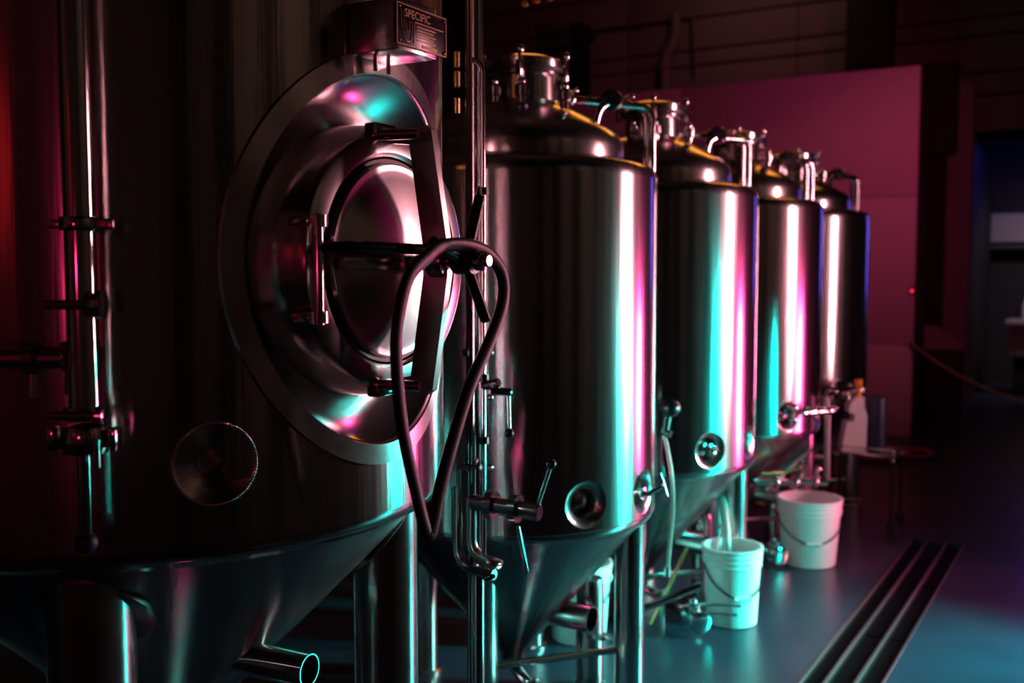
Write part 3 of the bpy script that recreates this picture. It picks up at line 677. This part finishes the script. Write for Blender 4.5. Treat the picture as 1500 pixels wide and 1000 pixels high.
MB().ball(P+Vector((-0.004, -0.002, 1.232)), 0.02, 16).build('end_cap', 'blue_plastic', sp)

# ------------------------------------------------------------------ pipework between the big tank and the first small one
mf = thing('pipe_manifold', (-1.69, 2.62, 0), 'vertical steel pipes with valves and levers between the big tank and next fermenter', 'pipework')
MB().rod((-1.693, 2.62, 0.02), (-1.693, 2.62, 3.3), 0.0235, seg=24).build('riser', 'bright_steel', mf)
MB().rod((-1.735, 2.66, 0.02), (-1.735, 2.66, 3.3), 0.019, seg=20).build('riser', 'bright_steel', mf)
MB().tube(bent([(-1.690, 2.60, 2.32), (-1.656, 2.60, 2.30), (-1.656, 2.60, 0.80), (-1.62, 2.55, 0.76), (-1.56, 2.50, 0.80)], 0.05), 0.008, 12, sub=1).build('gauge_tube', 'bright_steel', mf)
for z in (1.93, 1.37, 1.18): MB().lathe([(0.008, -0.012), (0.017, -0.011), (0.017, 0.011), (0.008, 0.012)], (-1.656, 2.60, z), (0, 0, 1), 18).build('tube_clamp', 'black_plastic', mf)
for z in (2.34, 2.28, 2.2): MB().rod((-1.79, 2.66, z-0.024), (-1.79, 2.66, z+0.024), 0.011, seg=16).build('fitting', 'brass', mf)
for x, y, z in ((-1.735, 2.66, 1.44), (-1.735, 2.66, 1.30), (-1.735, 2.66, 1.08)): clamp(mf, (x, y, z), (0, 0, 1), 0.021, (0.86, -0.5, 0))
def lever(p0, p1, ball=True, mat='bright_steel'):
    l = MB().rod(p0, p1, 0.0065, seg=12).build('lever', mat, mf)
    if ball: MB().ball(p1, 0.0155, 14).build('ball_knob', 'black_plastic', l)
# valve block and levers
MB().rod((-1.62, 2.58, 1.335), (-1.57, 2.62, 1.33), 0.012).rod((-1.656, 2.60, 1.345), (-1.6, 2.60, 1.36), 0.014).build('tap_body', 'bright_steel', mf)
lever((-1.580, 2.62, 1.325), (-1.577, 2.62, 1.205), True)
vb = MB(); vb.rod((-1.70, 2.60, 0.985), (-1.47, 2.62, 0.975), 0.026, seg=20); vb.lathe([(0.026, -0.012), (0.042, -0.012), (0.042, 0.012), (0.026, 0.012)], (-1.63, 2.605, 0.983), (1, 0.08, 0), 24); vb.lathe([(0.026, -0.012), (0.042, -0.012), (0.042, 0.012), (0.026, 0.012)], (-1.55, 2.612, 0.98), (1, 0.08, 0), 24)
vb.build('valve_body', 'bright_steel', mf)
lever((-1.482, 2.62, 0.985), (-1.432, 2.62, 1.125), True)
lever((-1.535, 2.60, 0.93), (-1.515, 2.62, 0.79), False)
MB().tube(bent([(-1.70, 2.60, 1.0), (-1.70, 2.60, 0.82), (-1.60, 2.6, 0.80), (-1.60, 2.6, 0.80)], 0.07), 0.019, 14, sub=1).build('u_bend', 'satin_steel', mf)
MB().tube(bent([(-1.74, 2.58, 1.03), (-1.74, 2.58, 0.78), (-1.60, 2.57, 0.78)], 0.09), 0.016, 14, sub=1).build('u_bend', 'bright_steel', mf)
MB().tube(bent([(-1.72, 2.56, 0.93), (-1.72, 2.56, 1.10), (-1.64, 2.56, 1.105)], 0.02), 0.007, 10, sub=1).build('bypass_tube', 'bright_steel', mf)
# end fittings of a hanging spray head above the first small tank
sh = thing('spray_head', (-2.0, 3.5, 2.70), 'small steel pipe fittings hanging at the top edge above the first small fermenter', 'fitting')
for dx, h_ in ((-0.03, 0.0), (0.012, 0.015), (0.055, 0.02)):
    MB().rod((-2.0+dx, 3.5+dx*0.5, 2.715+h_), (-2.0+dx, 3.5+dx*0.5, 3.3), 0.011, seg=14).lathe([(0.011, 0), (0.017, 0.002), (0.017, 0.012), (0.011, 0.014)], (-2.0+dx, 3.5+dx*0.5, 2.705+h_), (0, 0, 1), 16).build('nozzle', 'brass', sh)
MB().box((-1.985, 3.505, 3.3), (0.16, 0.1, 0.03), 0.004).build('header', 'satin_steel', sh)

# ------------------------------------------------------------------ fittings that hang on the row tanks
# sample tap in the aisle port of the first small tank
tp = thing('sample_tap', (X0+0.5, YS[0]+0.02, PORT_Z), 'small sample tap with a pink-lit lever in the aisle port of the nearest small fermenter', 'tap')
MB().rod((X0+0.47, YS[0], PORT_Z-0.005), (X0+0.60, YS[0], PORT_Z-0.005), 0.011).lathe([(0.011, 0), (0.024, 0.002), (0.024, 0.012), (0.011, 0.014)], (X0+0.57, YS[0], PORT_Z-0.005), (1, 0, 0), 18).build('body', 'bright_steel', tp)
MB().rod((X0+0.60, YS[0], PORT_Z+0.0), (X0+0.63, YS[0]+0.04, PORT_Z+0.02), 0.009).rod((X0+0.625, YS[0]+0.035, PORT_Z+0.07), (X0+0.645, YS[0]+0.06, PORT_Z-0.02), 0.006).build('lever', 'bright_steel', tp)
# gauge and clear hose between the first two small tanks
hz = thing('sample_hose', (-1.66, 4.1, 0.39), 'clear teal-lit hose hanging from a black gauge between the two nearest small fermenters', 'hose')
MB().ball((-1.663, 4.11, 1.10), 0.043, 24, 0.9).build('gauge', 'black_plastic', hz)
MB().rod((-1.675, 4.11, 1.07), (-1.685, 4.10, 0.99), 0.018).rod((-1.70, 4.10, 1.0), (-1.655, 4.10, 0.985), 0.016).build('tee', 'black_plastic', hz)
MB().tube([(-1.69, 4.1, 0.99), (-1.672, 4.1, 0.93), (-1.648, 4.1, 0.80), (-1.642, 4.1, 0.66), (-1.655, 4.1, 0.50), (-1.663, 4.1, 0.40)], 0.0085, 12).build('hose', 'hose_vinyl', hz)
MB().tube([(-1.70, 4.1, 0.98), (-1.70, 4.09, 0.90), (-1.685, 4.08, 0.84), (-1.68, 4.08, 0.80)], 0.008, 10).build('side_hose', 'black_rubber', hz)
MB().rod((-1.663, 4.1, 0.405), (-1.665, 4.1, 0.36), 0.013).build('hose_end', 'bright_steel', hz)
# thick valve tap on the second small tank's front port and third tank's sight valve
tp = thing('port_valve', (X0+0.4, YS[1]-0.3, PORT_Z), 'small bright valve seated in the front port of the second small fermenter', 'valve')
n = Vector((math.cos(R_(-31.4)), math.sin(R_(-31.4)), 0)); p = Vector((X0, YS[1], PORT_Z))
MB().rod(p+n*0.51, p+n*0.57, 0.014).lathe([(0.014, 0), (0.028, 0.002), (0.028, 0.014), (0.014, 0.016)], p+n*0.545, n, 18).build('body', 'bright_steel', tp)
MB().ball(p+n*0.58+Vector((0, 0, -0.01)), 0.017, 14).rod(p+n*0.57, p+n*0.59+Vector((0, 0, 0.03)), 0.008).build('knob', 'bright_steel', tp)
tp = thing('sight_valve', (X0+0.4, YS[2]-0.3, PORT_Z), 'cluster of polished valves and pipe on the front port of the third small fermenter', 'valve')
p = Vector((X0, YS[2], PORT_Z+0.02))
MB().rod(p+n*0.51, p+n*0.61, 0.022).lathe([(0.022, 0), (0.04, 0.002), (0.04, 0.016), (0.022, 0.018)], p+n*0.57, n, 20).build('body', 'bright_steel', tp)
s2 = Vector((-n.y, n.x, 0))
MB().tube(bent([p+n*0.59, p+n*0.62+s2*0.04, p+n*0.62+s2*0.30], 0.03), 0.013, 12, sub=1).build('cross_pipe', 'bright_steel', tp)
for q in (0.10, 0.17, 0.26): clamp(tp, p+n*0.62+s2*q, s2, 0.016, (0, 0, 1))
MB().ball(p+n*0.61+Vector((0, 0, 0.035)), 0.026, 14).ball(p+n*0.61+Vector((0, 0, -0.035)), 0.024, 14).build('ball_housing', 'bright_steel', tp)
# vertical drop hose from the third tank into the far bucket zone
dh = thing('drop_hose', (-1.50, 6.09, 0.46), 'olive clear hose dropping straight down beside the pink-lit bucket', 'hose')
MB().tube([(-1.48, 6.06, 0.95), (-1.475, 6.08, 0.85), (-1.475, 6.09, 0.65), (-1.475, 6.10, 0.45)], 0.017, 12).build('hose', 'hose_vinyl', dh)
MB().rod((-1.475, 6.10, 0.455), (-1.475, 6.10, 0.42), 0.021).build('hose_end', 'bright_steel', dh)
# valve bar over the far bucket
vbar = thing('valve_bar', (-1.62, 5.8, 0.45), 'horizontal teal-lit valve bar with taps above the pink-lit bucket', 'pipework')
A = Vector((-1.80, 5.72, 0.47)); B = Vector((-1.46, 6.02, 0.455)); D = (B-A).normalized()
MB().rod(A, B, 0.02, seg=18).build('pipe', 'bright_steel', vbar)
for q in (0.14, 0.26, 0.38): clamp(vbar, A+D*q, D, 0.022, (0, 0, -1 if q < 0.3 else 1))
MB().tube(bent([A+D*0.05+Vector((0, 0, 0.05)), A+D*0.2+Vector((0, 0, 0.055)), A+D*0.3+Vector((0, 0, 0.09))], 0.03), 0.009, 10, sub=1).build('bypass_tube', 'brass', vbar)
MB().rod(A+D*0.40, A+D*0.40+Vector((0, 0, 0.06)), 0.012).ball(A+D*0.40+Vector((0, 0, 0.075)), 0.022, 14).build('tap', 'bright_steel', vbar)
# slanted pink tube behind it
st = thing('slanted_arm', (-1.7, 5.9, 0.5), 'slanted pink-lit steel tube rising from under the third small fermenter', 'pipe')
MB().rod((-1.77, 5.80, 0.42), (-1.56, 5.97, 0.66), 0.034, seg=24).rod((-1.565, 5.966, 0.654), (-1.556, 5.973, 0.664), 0.040, seg=24).build('tube', 'satin_steel', st)
MB().rod((-1.58, 5.955, 0.645), (-1.72, 5.88, 0.42), 0.008).build('stay', 'brass', st)
# loose rods leaning under the second tank
rdA = MB().rod((-1.88, 4.43, 0.008), (-1.76, 4.58, 0.36), 0.010, seg=12); o = rdA.build('hose_wand', 'brass'); tag(o, 'thin yellowish rod leaning under the second small fermenter', 'rod')
# angled drain tube
at_ = thing('drain_arm', (-1.85, 4.4, 0.05), 'thick teal-lit tube slanting up beside the nearest small fermenter leg', 'pipe')
MB().rod((-1.92, 4.28, 0.10), (-1.66, 4.50, 0.215), 0.019, seg=18).build('tube', 'bright_steel', at_)
MB().rod((-1.80, 4.38, 0.0), (-1.80, 4.38, 0.15), 0.009).build('prop', 'leg_steel', at_)

# ------------------------------------------------------------------ buckets
def bucket(name, base, r0, r1, h, label, drop, rz):
    t = thing(name, base, label, 'bucket', 'white plastic buckets on the floor')
    prof = [(0, 0.004), (r0-0.008, 0.0), (r0, 0.006)]
    def rad(z): return r0+(r1-r0)*z/h
    prof += [(rad(h*0.72), h*0.72)]
    for z in (0.76, 0.83, 0.90):
        zz_ = h*z; prof += [(rad(zz_), zz_), (rad(zz_)+0.007, zz_+0.002), (rad(zz_)+0.007, zz_+0.010), (rad(zz_), zz_+0.012)]
    prof += [(rad(h), h-0.014), (r1+0.008, h-0.012), (r1+0.008, h-0.001), (r1+0.004, h), (r1-0.006, h), (r1-0.007, h-0.02), (r0-0.006, 0.012), (0, 0.012)]
    MB().lathe(prof, base, (0, 0, 1), 64).build('body', 'bucket_plastic', t)
    B_ = Vector(base); ex = Vector((math.cos(rz), math.sin(rz), 0)); ey = Vector((-math.sin(rz), math.cos(rz), 0)); zh = h*0.80
    for s_ in (-1, 1): MB().lathe([(0, 0), (0.016, 0), (0.016, 0.008), (0.008, 0.012), (0, 0.012)], B_+ex*s_*(rad(zh))+Vector((0, 0, zh)), ex*s_, 16).build('handle_ear', 'bucket_plastic', t)
    pts = []
    for k in range(17):
        a = PI*k/16; zk = zh-drop*math.sin(a)**0.8; rk_ = rad(zk)+0.013-0.006*math.sin(a)
        pts.append(B_+ex*math.cos(a)*rk_+ey*math.sin(a)*rk_+Vector((0, 0, zk)))
    hd_ = MB().tube(pts, 0.0038, 8, sub=2).build('wire_handle', 'grate_iron', t)
    mid = pts[8]; MB().rod(mid-ex*0.045, mid+ex*0.045, 0.009, seg=12).build('grip', 'bucket_plastic', hd_)
    return t
bucket('bucket', (-1.575, 4.70, 0), 0.119, 0.137, 0.375, 'white bucket lit bright teal, in front of the second small fermenter', 0.15, R_(222))
bucket('bucket', (-1.52, 5.89, 0), 0.150, 0.178, 0.385, 'white bucket lit pink, farther back under the valve bar', 0.16, R_(205))
bucket('bucket', (-2.11, 4.13, 0), 0.125, 0.146, 0.36, 'teal-lit bucket half hidden behind the cone of the nearest small fermenter', 0.15, R_(200))
# waste tube running down into the teal bucket
wt = thing('waste_tube', (-1.67, 4.75, 0.3), 'wide pale tube running down into the teal-lit bucket', 'hose')
MB().tube([(-1.72, 4.95, 0.66), (-1.68, 4.86, 0.55), (-1.64, 4.79, 0.42), (-1.61, 4.74, 0.27)], 0.022, 14).build('hose', 'hose_vinyl', wt)
MB().lathe([(0.022, 0), (0.03, 0.002), (0.03, 0.02), (0.022, 0.022)], (-1.72, 4.95, 0.65), (0, 0, 1), 20).build('collar', 'bright_steel', wt)

# ------------------------------------------------------------------ pump cart in front of the farthest tank
CX, CY, CZ = -1.44, 6.98, 0.50
ct = thing('pump_cart', (CX, CY, 0), 'wheeled cart with a knee-high deck before the farthest fermenter', 'cart')
MB().box((CX, CY, CZ), (0.44, 0.36, 0.016), 0.004).build('deck', 'satin_steel', ct)
for x in (-0.2, 0.2):
    for y in (-0.16, 0.16):
        MB().rod((CX+x, CY+y, 0.07), (CX+x, CY+y, CZ-0.008), 0.01, seg=12).build('post', 'black_plastic', ct)
        MB().ball((CX+x, CY+y, CZ-0.03), 0.016, 12).build('post_nut', 'bright_steel', ct)
        cs = MB().box((CX+x, CY+y, 0.085), (0.026, 0.026, 0.03), 0.003).build('caster_fork', 'black_plastic', ct)
        MB().lathe([(0, -0.012), (0.032, -0.012), (0.036, -0.008), (0.036, 0.008), (0.032, 0.012), (0, 0.012)], (CX+x, CY+y, 0.037), (0, 1, 0), 24).build('caster_wheel', 'black_rubber', cs)
MB().tube(bent([(CX-0.21, CY-0.17, CZ), (CX-0.21, CY-0.17, CZ+0.04), (CX+0.21, CY-0.17, CZ+0.04), (CX+0.21, CY-0.17, CZ)], 0.03), 0.006, 8, sub=1).build('side_rail', 'bright_steel', ct)
jg = thing('chemical_jug', (CX-0.08, CY-0.05, CZ+0.01), 'white plastic jug with a cut-in handle on the cart', 'jug')
jp = [(-0.13, 0), (0.12, 0), (0.13, 0.02), (0.135, 0.36), (0.10, 0.46), (0.10, 0.56), (0.02, 0.56), (-0.04, 0.50), (-0.06, 0.40), (0.0, 0.38), (0.0, 0.30), (-0.075, 0.30), (-0.11, 0.12)]
MB().prism([(p[0]*0.62, p[1]*0.62) for p in jp], (CX-0.08, CY-0.05, CZ+0.009), (0.86, 0.5, 0), (0, 0, 1), (0.5, -0.86, 0), 0.10).build('body', 'white_plastic', jg)
MB().rod((CX-0.046, CY-0.03, CZ+0.355), (CX-0.046, CY-0.03, CZ+0.38), 0.02).build('cap', 'orange_plastic', jg)
kg = thing('blue_canister', (CX+0.05, CY+0.06, CZ+0.01), 'dark blue upright canister beside the white jug on the cart', 'canister')
MB().lathe([(0, 0.009), (0.055, 0.009), (0.06, 0.015), (0.06, 0.33), (0.055, 0.35), (0.035, 0.36), (0, 0.362)], (CX+0.06, CY+0.04, CZ), (0, 0, 1), 40).build('body', 'blue_plastic', kg)
MB().lathe([(0.06, 0), (0.063, 0.003), (0.063, 0.013), (0.06, 0.016)], (CX+0.06, CY+0.04, CZ+0.16), (0, 0, 1), 40).build('hoop', 'blue_plastic', kg)
ph = thing('pump_unit', (CX-0.14, CY-0.12, 0.86), 'dark pump with orange knob and polished fittings on the front port of the farthest fermenter', 'pump')
PX, PY_, PZ = CX-0.13, CY-0.10, 0.93
MB().lathe([(0, -0.05), (0.032, -0.048), (0.038, -0.036), (0.038, 0.03), (0.028, 0.05), (0, 0.052)], (PX, PY_, PZ), (0.86, 0.5, 0), 28).build('motor', 'black_plastic', ph)
MB().box((PX+0.085, PY_+0.05, PZ+0.015), (0.045, 0.045, 0.055), 0.008).rod((PX+0.085, PY_+0.05, PZ-0.02), (PX+0.085, PY_+0.05, PZ-0.075), 0.014).build('knob', 'orange_plastic', ph)
for x, z in ((-0.06, -0.05), (0.0, -0.065), (0.05, -0.045), (-0.085, -0.01)): MB().rod((PX+x-0.02, PY_+x*0.6, PZ+z-0.012), (PX+x+0.02, PY_+x*0.6-0.01, PZ+z+0.012), 0.016).ball((PX+x+0.02, PY_+x*0.6-0.01, PZ+z+0.012), 0.02, 12).build('fitting', 'bright_steel', ph)
MB().rod((PX-0.02, PY_, PZ), (X0+0.49*math.cos(R_(-31.4)), YS[3]+0.49*math.sin(R_(-31.4)), PORT_Z), 0.014).build('coupling', 'satin_steel', ph)
rh = MB().tube([(-1.98, 9.30, 0.03), (-1.86, 9.22, 0.03), (-1.7, 9.30, 0.03), (-1.66, 9.50, 0.03), (-1.62, 9.72, 0.03), (-1.75, 9.82, 0.03), (-1.5, 9.9, 0.03), (-1.45, 9.6, 0.03), (-1.6, 9.4, 0.05), (-1.78, 9.5, 0.07)], 0.026, 12)
tag(rh.build('red_hose', 'red_hose'), 'dark red hose lying on the floor near the pink partition', 'hose')

# ------------------------------------------------------------------ right background
bn_ = thing('waste_bin', (-1.62, 11.8, 0), 'dark square waste bin with a sloping lid in the passage', 'bin')
MB().box((-1.64, 11.85, 0.42), (0.34, 0.34, 0.84), 0.02).build('body', 'dark_paint', bn_)
MB().prism([(-0.19, 0.84), (0.19, 0.84), (0.19, 0.90), (-0.13, 1.08), (-0.19, 1.08)], (-1.64, 11.85, 0), (1, 0, 0), (0, 0, 1), (0, -1, 0), 0.37).build('lid', 'wall_paint', bn_)
rp = thing('barrier_rope', (-1.8, PY-0.02, 0.9), 'thin sagging barrier rope strung from the partition edge across the passage', 'rope')
pts = []
A = Vector((-1.815, PY-0.02, 0.94)); B = Vector((0.3, 8.9, 0.62))
for k in range(13):
    t_ = k/12; pts.append(A.lerp(B, t_)-Vector((0, 0, 0.42*4*t_*(1-t_)*0.55)))
MB().tube(pts, 0.012, 8, sub=2).build('rope', 'wall_paint', rp)
MB().box((-1.815, PY-0.012, 0.94), (0.04, 0.024, 0.06), 0.004).build('hook', 'satin_steel', rp)
MB().lathe([(0, 0), (0.15, 0), (0.15, 0.015), (0.03, 0.03), (0.022, 0.05), (0.022, 0.68), (0.03, 0.69), (0.03, 0.71), (0, 0.73)], (0.3, 8.9, 0), (0, 0, 1), 24).build('stanchion', 'dark_paint', rp)
bc = thing('bar_counter', (-0.6, 15.2, 0), 'pale stone bar counter in the far room at the right edge', 'counter')
MB().box((-0.35, 15.3, 0.98), (2.0, 0.6, 0.07), 0.01).build('top', 'counter_stone', bc)
MB().box((-0.35, 15.35, 0.74), (1.9, 0.45, 0.42), 0.01).build('front', 'counter_stone', bc)
MB().box((-0.35, 15.4, 0.27), (1.8, 0.4, 0.54), 0.01).build('plinth', 'dark_paint', bc)
sf = thing('back_bar_shelf', (-0.6, 16.7, 1.9), 'lit beige back-bar shelf panel in the far room', 'shelf')
MB().box((-0.45, 16.86, 2.30), (2.6, 0.06, 0.42), 0.01).build('panel', 'counter_stone', sf)
MB().box((-0.45, 16.7, 2.0), (2.6, 0.36, 0.05), 0.01).build('board', 'rail_steel', sf)
def bottle(x, y, z, r, h, mat, label):
    t = thing('bottle', (x, y, z), label, 'bottle', 'bottles on the far bar counter')
    MB().lathe([(0, 0), (r, 0), (r, h*0.6), (r*0.4, h*0.78), (r*0.4, h*0.96), (0, h*0.96)], (x, y, z), (0, 0, 1), 20).build('glass', mat, t)
    MB().rod((x, y, z+h*0.95), (x, y, z+h), r*0.45, seg=12).build('cap', 'black_plastic', t)
bottle(-1.12, 15.15, 1.016, 0.05, 0.34, 'white_plastic', 'pale slim bottle standing at the near end of the far bar counter')
bottle(-0.90, 15.15, 1.016, 0.085, 0.36, 'amber_glass', 'wide amber bottle beside the pale slim one on the far bar')
print('objects', len(bpy.data.objects))
